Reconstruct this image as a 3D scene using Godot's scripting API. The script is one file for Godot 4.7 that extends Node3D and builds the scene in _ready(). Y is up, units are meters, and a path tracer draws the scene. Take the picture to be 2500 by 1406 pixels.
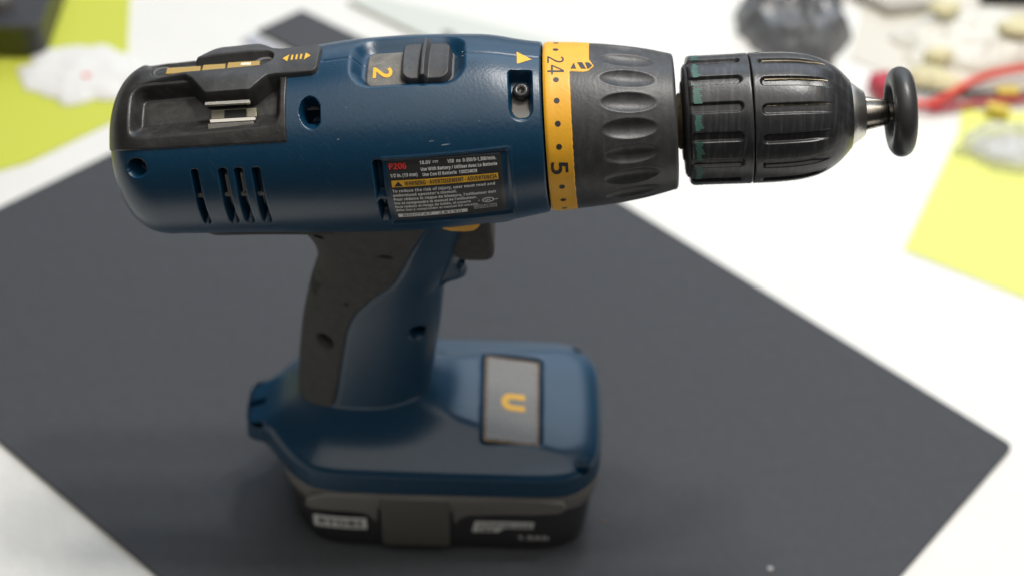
extends Node3D
# A cordless drill standing on a dark foam mat on a white table. Helper lengths are millimetres; geometry is written out in metres.

const MM := 0.001
const BX := Vector3(0.994052, 0.1089066, 0.0)      # the motor body's own axes: nose slightly up
const BY := Vector3(-0.1089066, 0.994052, 0.0)
const BO := Vector3(59.987, 198.138, 0.0)
var M := {}
var rng := RandomNumberGenerator.new()
var noise := FastNoiseLite.new()
var fonts := {}
var drill: Node3D

# ------------------------------------------------------------------ nodes
func thing(called: String, label: String, category: String, at := Vector3.ZERO, turn := 0.0, group := "") -> Node3D:
	var o := Node3D.new()
	o.name = called
	add_child(o, true)
	o.position = at
	o.rotation.y = turn
	tag(o, label, category, group)
	return o

func tag(o: Node, label: String, category := "", group := "") -> void:
	o.set_meta("label", label)
	if category != "":
		o.set_meta("category", category)
	if group != "":
		o.set_meta("group", group)

func part(called: String, mesh: Mesh, mat: Material, parent: Node, label := "") -> MeshInstance3D:
	var o := MeshInstance3D.new()
	o.name = called
	o.mesh = mesh
	o.material_override = mat
	parent.add_child(o, true)
	if label != "":
		o.set_meta("label", label)
	return o

# ------------------------------------------------------------------ meshes
func to_mesh(v: PackedVector3Array, idx: PackedInt32Array, flat := false) -> ArrayMesh:
	# indices are clockwise seen from outside; smooth normals, or flat ones on split corners
	if flat:
		var v2 := PackedVector3Array()
		var i2 := PackedInt32Array()
		for k in idx.size():
			v2.append(v[idx[k]])
			i2.append(k)
		v = v2
		idx = i2
	var n := PackedVector3Array()
	n.resize(v.size())
	for k in range(0, idx.size(), 3):
		var a := idx[k]
		var b := idx[k + 1]
		var c := idx[k + 2]
		var f := (v[c] - v[a]).cross(v[b] - v[a])
		n[a] += f
		n[b] += f
		n[c] += f
	for k in n.size():
		n[k] = n[k].normalized() if n[k].length_squared() > 1e-30 else Vector3.UP
	var arr := []
	arr.resize(Mesh.ARRAY_MAX)
	arr[Mesh.ARRAY_VERTEX] = v
	arr[Mesh.ARRAY_NORMAL] = n
	arr[Mesh.ARRAY_INDEX] = idx
	var m := ArrayMesh.new()
	m.add_surface_from_arrays(Mesh.PRIMITIVE_TRIANGLES, arr)
	return m

func grid(nu: int, nv: int, f: Callable, wrap_v := false, flip := false, keep = null) -> ArrayMesh:
	# f(i, j) gives a point in mm in drill space; keep(i, j) > 0 keeps a corner's cells
	var v := PackedVector3Array()
	v.resize(nu * nv)
	var kept := PackedByteArray()
	var masked := keep != null
	kept.resize(nu * nv)
	for i in nu:
		for j in nv:
			var p: Vector3 = f.call(i, j)
			v[i * nv + j] = p * MM
			if masked:
				kept[i * nv + j] = 1 if keep.call(i, j) else 0
	var idx := PackedInt32Array()
	var last := nv if wrap_v else nv - 1
	for i in nu - 1:
		for j in last:
			var j2 := (j + 1) % nv
			var a := i * nv + j
			var b := (i + 1) * nv + j
			var c := (i + 1) * nv + j2
			var d := i * nv + j2
			if masked and kept[a] + kept[b] + kept[c] + kept[d] == 0:
				continue
			if flip:
				idx.append_array([a, b, c, a, c, d])
			else:
				idx.append_array([a, c, b, a, d, c])
	if masked:
		return compact(v, idx)
	return to_mesh(v, idx)

func compact(v: PackedVector3Array, idx: PackedInt32Array) -> ArrayMesh:
	var map := PackedInt32Array()
	map.resize(v.size())
	map.fill(-1)
	var v2 := PackedVector3Array()
	for k in idx.size():
		var a := idx[k]
		if map[a] < 0:
			map[a] = v2.size()
			v2.append(v[a])
		idx[k] = map[a]
	return to_mesh(v2, idx)

func prism(poly: PackedVector2Array, f: Callable, z0: float, z1: float, bevel: float, steps := 2) -> ArrayMesh:
	# a polygon pushed from z0 to z1 with rounded rims; f(Vector3) places it
	if not Geometry2D.is_polygon_clockwise(poly):
		poly.reverse()
	var n := poly.size()
	var rings := []
	for s in range(steps + 1):
		var a := PI / 2 * s / steps
		rings.append([bevel * (1.0 - sin(a)), z0 + bevel * (1.0 - cos(a))])
	for s in range(steps, -1, -1):
		var a := PI / 2 * s / steps
		rings.append([bevel * (1.0 - sin(a)), z1 - bevel * (1.0 - cos(a))])
	var nor := []
	for k in n:
		var e0 := (poly[k] - poly[(k + n - 1) % n]).normalized()
		var e1 := (poly[(k + 1) % n] - poly[k]).normalized()
		var n0 := Vector2(e0.y, -e0.x)
		var n1 := Vector2(e1.y, -e1.x)
		nor.append((n0 + n1) / maxf(0.35, 1.0 + n0.dot(n1)))
	var v := PackedVector3Array()
	for r in rings:
		for k in n:
			var p: Vector2 = poly[k] + nor[k] * r[0]
			v.append(f.call(Vector3(p.x, p.y, r[1])) * MM)
	var idx := PackedInt32Array()
	for r in rings.size() - 1:
		for k in n:
			var a := r * n + k
			var b := r * n + (k + 1) % n
			idx.append_array([a, b + n, b, a, a + n, b + n])
	var cap := Geometry2D.triangulate_polygon(poly)
	var top := (rings.size() - 1) * n
	for k in range(0, cap.size(), 3):
		var p := poly[cap[k]]
		var q := poly[cap[k + 1]]
		var w := poly[cap[k + 2]]
		var ccw := (q - p).cross(w - p) > 0.0
		var t := [cap[k], cap[k + 1], cap[k + 2]] if ccw else [cap[k], cap[k + 2], cap[k + 1]]
		idx.append_array([top + t[0], top + t[2], top + t[1], t[0], t[1], t[2]])
	# split the rims so that the flat ends stay flat
	return to_mesh(v, idx, steps <= 1) if steps <= 1 else split_ends(v, idx, n, rings.size())

func split_ends(v: PackedVector3Array, idx: PackedInt32Array, n: int, rings: int) -> ArrayMesh:
	var side := n * (rings - 1) * 6
	var map := {}
	for k in range(side, idx.size()):
		var a := idx[k]
		if not map.has(a):
			map[a] = v.size()
			v.append(v[a])
		idx[k] = map[a]
	return to_mesh(v, idx)

func rect(x0: float, y0: float, x1: float, y1: float, r := 0.0, seg := 4) -> PackedVector2Array:
	var p := PackedVector2Array()
	if r <= 0.0:
		return PackedVector2Array([Vector2(x0, y0), Vector2(x1, y0), Vector2(x1, y1), Vector2(x0, y1)])
	for c in [[x1 - r, y1 - r, 0.0], [x0 + r, y1 - r, 90.0], [x0 + r, y0 + r, 180.0], [x1 - r, y0 + r, 270.0]]:
		for k in seg + 1:
			var a := deg_to_rad(c[2] + 90.0 * k / seg)
			p.append(Vector2(c[0] + r * cos(a), c[1] + r * sin(a)))
	return p

func smooth_poly(p: PackedVector2Array, times := 2) -> PackedVector2Array:
	for t in times:
		var q := PackedVector2Array()
		for k in p.size():
			var a := p[k]
			var b := p[(k + 1) % p.size()]
			q.append(a.lerp(b, 0.25))
			q.append(a.lerp(b, 0.75))
		p = q
	return p

func sd_box(px: float, py: float, hx: float, hy: float, r := 0.0) -> float:
	var dx := absf(px) - hx + r
	var dy := absf(py) - hy + r
	return minf(maxf(dx, dy), 0.0) + Vector2(maxf(dx, 0.0), maxf(dy, 0.0)).length() - r

func sd_poly(p: Vector2, poly: PackedVector2Array) -> float:
	var d := 1e9
	var inside := false
	var n := poly.size()
	var j := n - 1
	for i in n:
		var a := poly[i]
		var b := poly[j]
		var e := b - a
		var w := p - a
		var t := clampf(w.dot(e) / e.length_squared(), 0.0, 1.0)
		d = minf(d, (w - e * t).length_squared())
		if (a.y > p.y) != (b.y > p.y) and p.x < (b.x - a.x) * (p.y - a.y) / (b.y - a.y) + a.x:
			inside = not inside
		j = i
	return -sqrt(d) if inside else sqrt(d)

func hump(d: float, w: float) -> float:
	return smoothstep(w * 0.5, -w * 0.5, d)

func spline(xs: Array, ys: Array, x: float) -> float:
	var n := xs.size()
	if x <= xs[0]:
		return ys[0]
	if x >= xs[n - 1]:
		return ys[n - 1]
	var k := 0
	while x > xs[k + 1]:
		k += 1
	var h: float = xs[k + 1] - xs[k]
	var m0: float = (ys[k + 1] - ys[maxi(k - 1, 0)]) / (xs[k + 1] - xs[maxi(k - 1, 0)])
	var m1: float = (ys[mini(k + 2, n - 1)] - ys[k]) / (xs[mini(k + 2, n - 1)] - xs[k])
	var t: float = (x - xs[k]) / h
	var t2 := t * t
	var t3 := t2 * t
	return ys[k] * (2 * t3 - 3 * t2 + 1) + h * m0 * (t3 - 2 * t2 + t) + ys[k + 1] * (-2 * t3 + 3 * t2) + h * m1 * (t3 - t2)

# body space (mm along the motor axis) to drill space
func bp(x: float, y: float, z: float) -> Vector3:
	var lean := maxf(x, 0.0)
	return BO + BX * x + BY * (y - 0.0105 * lean) + Vector3(0, 0, z + 0.009 * lean)

# a turned shape about the motor axis: its table holds [x, r, normal x, normal r]
func turned(path: Array) -> Array:
	var t := []
	for i in path.size():
		var a: Vector2 = path[maxi(i - 1, 0)]
		var b: Vector2 = path[mini(i + 1, path.size() - 1)]
		var d := (b - a).normalized()
		t.append([path[i].x, path[i].y, -d.y, d.x])
	return t

func on(row: Array, th: float, d: float) -> Vector3:
	var a := deg_to_rad(th)
	var r: float = row[1] + d * row[3]
	return bp(row[0] + d * row[2], r * sin(a), r * cos(a))

func lathe(path: Array, disp = null, nth := 120, th0 := -180.0) -> ArrayMesh:
	var t := turned(path)
	var f := func(i: int, j: int) -> Vector3:
		var th := th0 + 360.0 * j / nth
		return on(t[i], th, disp.call(t[i], th) if disp != null else 0.0)
	return grid(t.size(), nth, f, true)

# place things on the housing: x along, s = mm round the girth from th, d above
const HX := [-128.0, -115.0, -100.0, -76.0, -61.0, -41.0, -18.0, -8.0, -0.6]
const HR := [29.3, 29.8, 30.3, 31.6, 32.2, 32.3, 31.0, 29.7, 28.5]
func hrad(x: float) -> float:
	if x < -128.0:
		return 29.3 * pow(maxf(0.0, 1.0 - pow((-128.0 - x) / 19.2, 2.6)), 1.0 / 2.6)
	return spline(HX, HR, x)

func hs(x: float, th: float, d: float) -> Vector3:
	var a := deg_to_rad(th)
	var r := hrad(x) + d
	return bp(x, r * sin(a), r * cos(a))

# a local frame on the housing at (x, th, d): box coordinates (along, round, out)
func frame(x: float, th: float, d: float, tilt := 0.0) -> Transform3D:
	var a := deg_to_rad(th)
	var out := BY * sin(a) + Vector3(0, 0, cos(a))
	var up := BY * cos(a) - Vector3(0, 0, sin(a))
	var b := Basis(BX, up, out)
	if tilt != 0.0:
		b = b * Basis(Vector3.RIGHT, deg_to_rad(tilt))
	return Transform3D(b, hs(x, th, d))

func block(fr: Transform3D, sx: float, sy: float, sz: float, bevel := 0.3, r := 0.0) -> ArrayMesh:
	var f := func(p: Vector3) -> Vector3: return fr * p
	return prism(rect(-sx / 2, -sy / 2, sx / 2, sy / 2, r), f, -sz / 2, sz / 2, bevel)

func tube(pts: Array, r: float, sides := 10) -> ArrayMesh:
	# a round cord through points (mm)
	var c := Curve3D.new()
	for p in pts:
		c.add_point(p)
	for k in range(1, pts.size() - 1):
		var t: Vector3 = (pts[k + 1] - pts[k - 1]) * 0.2
		c.set_point_in(k, -t)
		c.set_point_out(k, t)
	var l := c.get_baked_length()
	var n := maxi(8, int(l / 4.0))
	var f := func(i: int, j: int) -> Vector3:
		var k := clampi(i - 1, 0, n - 1)
		var p := c.sample_baked(l * k / (n - 1))
		var q := c.sample_baked(minf(l, l * k / (n - 1) + 0.5)) - c.sample_baked(maxf(0.0, l * k / (n - 1) - 0.5))
		var x := q.normalized().cross(Vector3.UP).normalized()
		var y := x.cross(q.normalized())
		var a := TAU * j / sides
		var rr := 0.0 if i == 0 or i == n + 1 else r
		return p + (x * cos(a) + y * sin(a)) * rr
	return grid(n + 2, sides, f, true, true)

# ------------------------------------------------------------------ lettering
func font(bold: bool) -> Font:
	if not fonts.has(bold):
		var s := SystemFont.new()
		s.font_names = PackedStringArray(["Droid Sans"])
		s.font_weight = 700 if bold else 400
		fonts[bold] = s
	return fonts[bold]

func letters(st: Dictionary, text: String, bold: bool, f: Callable, x0: float, y0: float, cap: float, width := 0.0, slant := 0.0) -> void:
	# baseline starts at (x0, y0) mm, capitals cap mm high, the line squeezed to a width; f(x, y, out) places a corner
	var t := TextMesh.new()
	t.font = font(bold)
	t.font_size = 32
	t.pixel_size = 1.0
	t.depth = 1.0
	t.curve_step = 1.2
	t.text = "H"
	var ref := t.get_aabb()
	t.text = text
	var a := t.get_mesh_arrays()
	var v: PackedVector3Array = a[Mesh.ARRAY_VERTEX]
	if v.is_empty():
		return
	var box := t.get_aabb()
	var sy := cap / ref.size.y
	var sx := width / box.size.x if width > 0.0 else sy
	var first: int = st.v.size()
	for p in v:
		var y := (p.y - ref.position.y) * sy
		st.v.append(f.call(x0 + (p.x - box.position.x) * sx + y * slant, y0 + y, 0.06 + p.z * 0.05) * MM)
	for k in a[Mesh.ARRAY_INDEX]:
		st.i.append(first + k)

func flatshape(st: Dictionary, poly: PackedVector2Array, f: Callable, h := 0.08, step := 0.0) -> void:
	# a thin printed shape: top face and rim
	if step > 0.0:
		var q := PackedVector2Array()
		for k in poly.size():
			var b := poly[(k + 1) % poly.size()]
			var n := maxi(1, int(poly[k].distance_to(b) / step))
			for s in n:
				q.append(poly[k].lerp(b, float(s) / n))
		poly = q
	var tri := Geometry2D.triangulate_polygon(poly)
	var first: int = st.v.size()
	for p in poly:
		st.v.append(f.call(p.x, p.y, h) * MM)
	for p in poly:
		st.v.append(f.call(p.x, p.y, h - 0.3) * MM)
	for k in range(0, tri.size(), 3):
		var ccw := (poly[tri[k + 1]] - poly[tri[k]]).cross(poly[tri[k + 2]] - poly[tri[k]]) > 0.0
		st.i.append_array([first + tri[k], first + tri[k + (2 if ccw else 1)], first + tri[k + (1 if ccw else 2)]])
	var n2 := poly.size()
	var cw := Geometry2D.is_polygon_clockwise(poly)
	for k in n2:
		var a := first + k
		var b := first + (k + 1) % n2
		if cw:
			st.i.append_array([a, b, b + n2, a, b + n2, a + n2])
		else:
			st.i.append_array([a, b + n2, b, a, a + n2, b + n2])

func strip(st: Dictionary, x0: float, y0: float, x1: float, y1: float, f: Callable, h := 0.06) -> void:
	# a printed bar that follows a curved surface
	var nx := 24
	var ny := 8
	var first: int = st.v.size()
	for i in nx + 1:
		for j in ny + 1:
			st.v.append(f.call(lerpf(x0, x1, float(i) / nx), lerpf(y0, y1, float(j) / ny), h) * MM)
	for i in nx:
		for j in ny:
			var a := first + i * (ny + 1) + j
			var b := a + ny + 1
			st.i.append_array([a, b + 1, b, a, a + 1, b + 1])

func ink() -> Dictionary:
	return {"v": PackedVector3Array(), "i": PackedInt32Array()}

func inked(st: Dictionary) -> ArrayMesh:
	return to_mesh(st.v, st.i, true)

# ------------------------------------------------------------------ materials
func lin(r: float, g: float, b: float) -> Color:
	return Color(r, g, b).linear_to_srgb()

func plastic(c: Color, rough: float, bump := 0.25, scale := 70.0, spec := 0.5) -> StandardMaterial3D:
	var m := StandardMaterial3D.new()
	m.albedo_color = c
	m.roughness = rough
	m.metallic_specular = spec
	if bump > 0.0:
		m.uv1_triplanar = true
		m.uv1_scale = Vector3.ONE * scale
		m.normal_enabled = true
		m.normal_texture = M.grain
		m.normal_scale = bump
	return m

func worn(base: Color, var_amp: float, dust: Color, specks: int, scratches: int, seed_: int, streak := Vector2(1, 1), blot := 0.0) -> ImageTexture:
	# colour map of a used surface: faint mottling, dust specks, scratches (base and dust are linear)
	var s := 512
	var im := Image.create(s, s, false, Image.FORMAT_RGB8)
	var n := FastNoiseLite.new()
	n.seed = seed_
	n.frequency = 0.012
	n.fractal_octaves = 4
	var r := RandomNumberGenerator.new()
	r.seed = seed_
	var bytes := PackedByteArray()
	bytes.resize(s * s * 3)
	for y in s:
		for x in s:
			# a noise that joins at its edges
			var wx := smoothstep(0.0, 1.0, float(x) / s)
			var a := n.get_noise_2d(x * streak.x, y * streak.y) * (1.0 - wx) + n.get_noise_2d((x + s) * streak.x, y * streak.y + 900) * wx
			var c := base * (1.0 + var_amp * a * 2.0)
			if blot > 0.0:
				c = c.lerp(dust, clampf((a - 0.05) * 3.0, 0.0, 1.0) * blot)
			c = c.linear_to_srgb()
			var o := (y * s + x) * 3
			bytes[o] = int(clampf(c.r, 0, 1) * 255)
			bytes[o + 1] = int(clampf(c.g, 0, 1) * 255)
			bytes[o + 2] = int(clampf(c.b, 0, 1) * 255)
	im.set_data(s, s, false, Image.FORMAT_RGB8, bytes)
	for k in specks:
		var q := r.randf_range(0.15, 0.8)
		var c := base.lerp(dust, q).linear_to_srgb()
		var sz := 1 if r.randf() < 0.8 else 2
		im.fill_rect(Rect2i(r.randi() % s, r.randi() % s, sz, sz), c)
	for k in scratches:
		var p := Vector2(r.randf() * s, r.randf() * s)
		var d := Vector2.from_angle(r.randf_range(-0.9, 0.9)) * (1 if r.randf() < 0.5 else -1)
		var c := base.lerp(dust, r.randf_range(0.1, 0.5)).linear_to_srgb()
		for t in r.randi_range(6, 34):
			p += d
			d = d.rotated(r.randf_range(-0.06, 0.06))
			im.set_pixel(posmod(int(p.x), s), posmod(int(p.y), s), c)
	return ImageTexture.create_from_image(im)

func mapped(m: StandardMaterial3D, tex: Texture2D) -> StandardMaterial3D:
	m.albedo_texture = tex
	m.albedo_color = Color.WHITE
	return m

func make_materials() -> void:
	var fine := FastNoiseLite.new()
	fine.seed = 4
	fine.frequency = 0.11
	fine.fractal_octaves = 2
	var g := NoiseTexture2D.new()
	g.width = 256
	g.height = 256
	g.seamless = true
	g.as_normal_map = true
	g.bump_strength = 3.0
	g.noise = fine
	M.grain = g
	var blue := Color(0.0035, 0.039, 0.084)
	M.blue = mapped(plastic(Color.WHITE, 0.34, 0.08, 26.0, 0.56), worn(blue, 0.06, Color(0.35, 0.38, 0.42), 55, 14, 21))
	M.black = mapped(plastic(Color.WHITE, 0.42, 0.08, 26.0), worn(Color(0.05, 0.05, 0.051), 0.2, Color(0.4, 0.39, 0.36), 160, 26, 33))
	M.dust_plate = mapped(plastic(Color.WHITE, 0.7, 0.3, 30.0), worn(Color(0.16, 0.152, 0.137), 0.2, Color(0.3, 0.28, 0.25), 900, 0, 36, Vector2(1, 1), 0.1))
	M.dusty = mapped(plastic(Color.WHITE, 0.38, 0.1, 30.0), worn(Color(0.026, 0.0255, 0.024), 0.2, Color(0.26, 0.24, 0.22), 420, 10, 35, Vector2(0.8, 1.6), 0.06))
	M.collar = mapped(plastic(Color.WHITE, 0.42, 0.1, 26.0), worn(Color(0.042, 0.042, 0.043), 0.15, Color(0.12, 0.12, 0.124), 60, 30, 37, Vector2(1.6, 0.8), 0.2))
	M.chuck = mapped(plastic(Color.WHITE, 0.3, 0.06, 26.0), worn(Color(0.028, 0.0285, 0.03), 0.25, Color(0.14, 0.14, 0.15), 40, 50, 39, Vector2(3.2, 0.6), 0.22))
	M.rubber = mapped(plastic(Color.WHITE, 0.75, 0.3, 30.0, 0.35), worn(Color(0.076, 0.075, 0.071), 0.14, Color(0.24, 0.22, 0.2), 80, 8, 41))
	M.panel = plastic(lin(0.12, 0.114, 0.1), 0.6)
	M.band = plastic(lin(0.18, 0.172, 0.158), 0.5)
	M.yellow = mapped(plastic(Color.WHITE, 0.42, 0.1, 26.0), worn(Color(0.88, 0.44, 0.028), 0.05, Color(0.3, 0.17, 0.05), 40, 12, 43))
	M.yellow_print = plastic(lin(0.88, 0.48, 0.035), 0.5, 0.0)
	M.ink = plastic(lin(0.03, 0.03, 0.03), 0.5, 0.0)
	M.white_print = plastic(lin(0.8, 0.8, 0.78), 0.5, 0.0)
	M.chip = plastic(lin(0.22, 0.25, 0.28), 0.6, 0.0)
	M.red_print = plastic(lin(0.75, 0.04, 0.035), 0.5, 0.0)
	M.label = plastic(lin(0.038, 0.038, 0.039), 0.35, 0.0)
	M.label_white = plastic(lin(0.85, 0.85, 0.82), 0.5, 0.0)
	M.teal = plastic(lin(0.045, 0.125, 0.102), 0.55, 0.0)
	M.groove_grit = plastic(lin(0.6, 0.52, 0.36), 0.8, 0.0)
	M.steel = plastic(lin(0.62, 0.6, 0.55), 0.26, 0.1)
	M.steel.metallic = 1.0
	M.clip_steel = plastic(lin(0.27, 0.25, 0.19), 0.5, 0.2)
	M.clip_steel.metallic = 0.8
	M.nose = plastic(lin(0.72, 0.7, 0.64), 0.34, 0.1)
	M.nose.metallic = 1.0
	M.dark_steel = mapped(plastic(Color.WHITE, 0.32, 0.2), worn(Color(0.32, 0.29, 0.25), 0.5, Color(0.1, 0.08, 0.05), 200, 40, 47, Vector2(3, 0.6), 0.4))
	M.dark_steel.metallic = 1.0
	M.brown_metal = mapped(plastic(Color.WHITE, 0.6, 0.4), worn(Color(0.16, 0.115, 0.06), 0.6, Color(0.04, 0.03, 0.02), 300, 40, 49, Vector2(1, 1), 0.6))
	M.brown_metal.metallic = 0.4
	M.screw = plastic(lin(0.06, 0.06, 0.06), 0.3)
	M.screw.metallic = 0.6
	M.hollow = plastic(lin(0.008, 0.008, 0.008), 0.7, 0.0)
	M.amber = StandardMaterial3D.new()
	M.amber.albedo_color = lin(0.42, 0.27, 0.06)
	M.amber.roughness = 0.15
	M.amber.clearcoat_enabled = true
	M.amber.clearcoat = 0.2
	M.amber.clearcoat_roughness = 0.08
	M.bubble = plastic(lin(0.8, 0.78, 0.6), 0.15, 0.0)
	M.clear_grey = plastic(lin(0.14, 0.132, 0.128), 0.25, 0.0)
	M.tray = mapped(plastic(Color.WHITE, 0.55, 0.1), worn(Color(0.235, 0.228, 0.218), 0.1, Color(0.2, 0.14, 0.08), 60, 10, 51))
	M.rust = mapped(plastic(Color.WHITE, 0.8, 0.3), worn(Color(0.22, 0.155, 0.1), 0.35, Color(0.3, 0.24, 0.18), 20, 0, 53))
	M.wheel = plastic(lin(0.04, 0.04, 0.04), 0.36, 0.12)
	M.mat = mapped(plastic(Color.WHITE, 0.7, 0.25, 24.0, 0.35), worn(Color(0.062, 0.066, 0.074), 0.05, Color(0.22, 0.22, 0.22), 220, 0, 55))
	M.mat.rim_enabled = true
	M.mat.rim = 0.15
	M.table = mapped(plastic(Color.WHITE, 0.45, 0.1, 5.0), worn(Color(0.80, 0.79, 0.75), 0.015, Color(0.5, 0.48, 0.44), 30, 8, 57))
	M.yellow_sheet = plastic(lin(0.58, 0.62, 0.07), 0.6, 0.0)
	M.pale_yellow_sheet = plastic(lin(0.76, 0.785, 0.2), 0.6, 0.0)
	M.white = plastic(lin(0.78, 0.77, 0.74), 0.6, 0.0)
	M.cream = plastic(lin(0.68, 0.65, 0.57), 0.6, 0.0)
	M.beige = plastic(lin(0.48, 0.45, 0.4), 0.7, 0.0)
	M.cloudy = plastic(lin(0.76, 0.74, 0.66), 0.35, 0.0)
	M.straw = plastic(lin(0.72, 0.66, 0.4), 0.5, 0.0)
	M.grey_card = plastic(lin(0.05, 0.05, 0.055), 0.55, 0.0)
	M.pale_card = plastic(lin(0.42, 0.43, 0.48), 0.5, 0.0)
	M.box_top = plastic(lin(0.04, 0.04, 0.044), 0.4, 0.0)
	M.olive = plastic(lin(0.05, 0.055, 0.008), 0.5, 0.0)
	M.bag = plastic(lin(0.13, 0.133, 0.14), 0.25, 0.0, 1.0, 0.8)
	M.red_wire = plastic(lin(0.75, 0.06, 0.035), 0.45, 0.0)
	M.red_plug = plastic(lin(0.5, 0.045, 0.07), 0.5, 0.0)
	M.black_wire = plastic(lin(0.03, 0.035, 0.035), 0.5, 0.0)
	M.yellow_plug = plastic(lin(0.72, 0.55, 0.08), 0.5, 0.0)
	M.glass = plastic(lin(0.62, 0.65, 0.59), 0.3, 0.0)
	M.film = StandardMaterial3D.new()
	M.film.albedo_color = Color(0.85, 0.86, 0.88, 0.45)
	M.film.transparency = BaseMaterial3D.TRANSPARENCY_ALPHA
	M.film.roughness = 0.4
	M.crumb = plastic(lin(0.75, 0.72, 0.74), 0.6, 0.0)

# ------------------------------------------------------------------ the scene
func _ready() -> void:
	rng.seed = 7
	noise.seed = 11
	noise.frequency = 1.0
	# camera
	var cam := Camera3D.new()
	cam.name = "camera"
	var at := CameraAttributesPhysical.new()
	at.frustum_focal_length = 68.28
	at.frustum_focus_distance = 0.527
	at.frustum_near = 0.05
	at.frustum_far = 50.0
	at.exposure_aperture = 7.0
	cam.attributes = at
	add_child(cam)
	cam.fov = 19.93
	cam.near = 0.05
	cam.far = 50.0
	cam.transform = Transform3D(Basis(Vector3(0.99962595, 0.02424323, -0.01265829), Vector3(-0.02594507, 0.6942352, -0.71928043), Vector3(-0.00864985, 0.7193398, 0.69460451)).orthonormalized(), Vector3(0.04446989, 0.55749882, 0.42285676))
	cam.current = true
	# room light: an even pale surround and three ceiling tubes behind and to the right
	var env := Environment.new()
	env.background_mode = Environment.BG_COLOR
	env.background_color = lin(0.04, 0.041, 0.042)
	env.tonemap_mode = Environment.TONE_MAPPER_LINEAR
	env.tonemap_exposure = 1.0
	env.sdfgi_enabled = true
	env.ssao_enabled = true
	env.ssil_enabled = true
	var we := WorldEnvironment.new()
	we.name = "environment"
	we.environment = env
	add_child(we)
	# [x, height, z, length, width, energy]: four ceiling lamps in a loose row, then the pale ceiling at the back of the room
	for l in [[0.42, 1.4, -0.07, 0.16, 0.07, 0.52], [0.34, 1.4, -0.24, 0.16, 0.07, 0.36], [0.21, 1.4, -0.41, 0.16, 0.07, 0.46], [0.49, 1.4, -0.29, 0.16, 0.07, 0.2], [0.62, 2.0, -2.1, 2.4, 1.6, 3.6], [0.3, 2.3, 0.45, 3.0, 2.4, 3.0]]:
		var a := AreaLight3D.new()
		a.name = "ceiling_light"
		a.area_size = Vector2(l[3], l[4])
		a.light_energy = l[5]
		a.light_color = Color(1.0, 0.985, 0.965) if l[3] < 1.0 else (Color(0.86, 0.93, 1.0) if l[2] < -1.0 else Color(1.0, 0.98, 0.95))
		a.area_range = 9.0
		a.shadow_enabled = true
		add_child(a, true)
		a.position = Vector3(l[0], l[1], l[2])
		a.rotation_degrees = Vector3(-90, 0, 0)
	# pale wall across the room, lit and reflected along the top edges
	var wall := AreaLight3D.new()
	wall.name = "far_wall_light"
	wall.area_size = Vector2(3.4, 1.5)
	wall.light_energy = 1.6
	wall.light_color = Color(0.93, 0.96, 1.0)
	wall.area_range = 9.0
	wall.shadow_enabled = true
	add_child(wall, true)
	wall.position = Vector3(0.3, 0.95, -2.7)
	wall.rotation_degrees = Vector3(0, 180, 0)
	make_materials()
	setting()
	drill = thing("cordless_drill", "dark blue cordless drill with yellow torque ring standing upright on the dark grey mat", "drill")
	make_housing()
	make_rear_cap()
	make_selector()
	make_rating_label()
	make_collar()
	make_chuck()
	make_handle()
	make_foot()
	make_battery()
	make_wheel_bit()
	background()

# ------------------------------------------------------------------ table, mat
func setting() -> void:
	var f := func(p: Vector3) -> Vector3: return Vector3(p.x, p.z, -p.y)
	var t := part("table", prism(rect(-900, -270, 900, 900, 20), f, -35.0, -2.2, 3.0), M.table, self)
	t.set_meta("kind", "structure")
	var corners := PackedVector2Array([Vector2(-269, 101), Vector2(-40, 307), Vector2(272, 28), Vector2(80, -193)])
	var poly := PackedVector2Array()
	for k in 4:
		var c := corners[k]
		var a := (corners[(k + 3) % 4] - c).normalized()
		var b := (corners[(k + 1) % 4] - c).normalized()
		for s in 7:
			var q := s / 6.0
			poly.append((c + a * 4.0).lerp(c, q).lerp(c.lerp(c + b * 4.0, q), q))
	var o := part("foam_mat", prism(poly, f, -2.0, 0.0, 0.5), M.mat, self)
	tag(o, "large dark grey flat mat with rounded corners lying under the drill", "mat")

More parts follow.
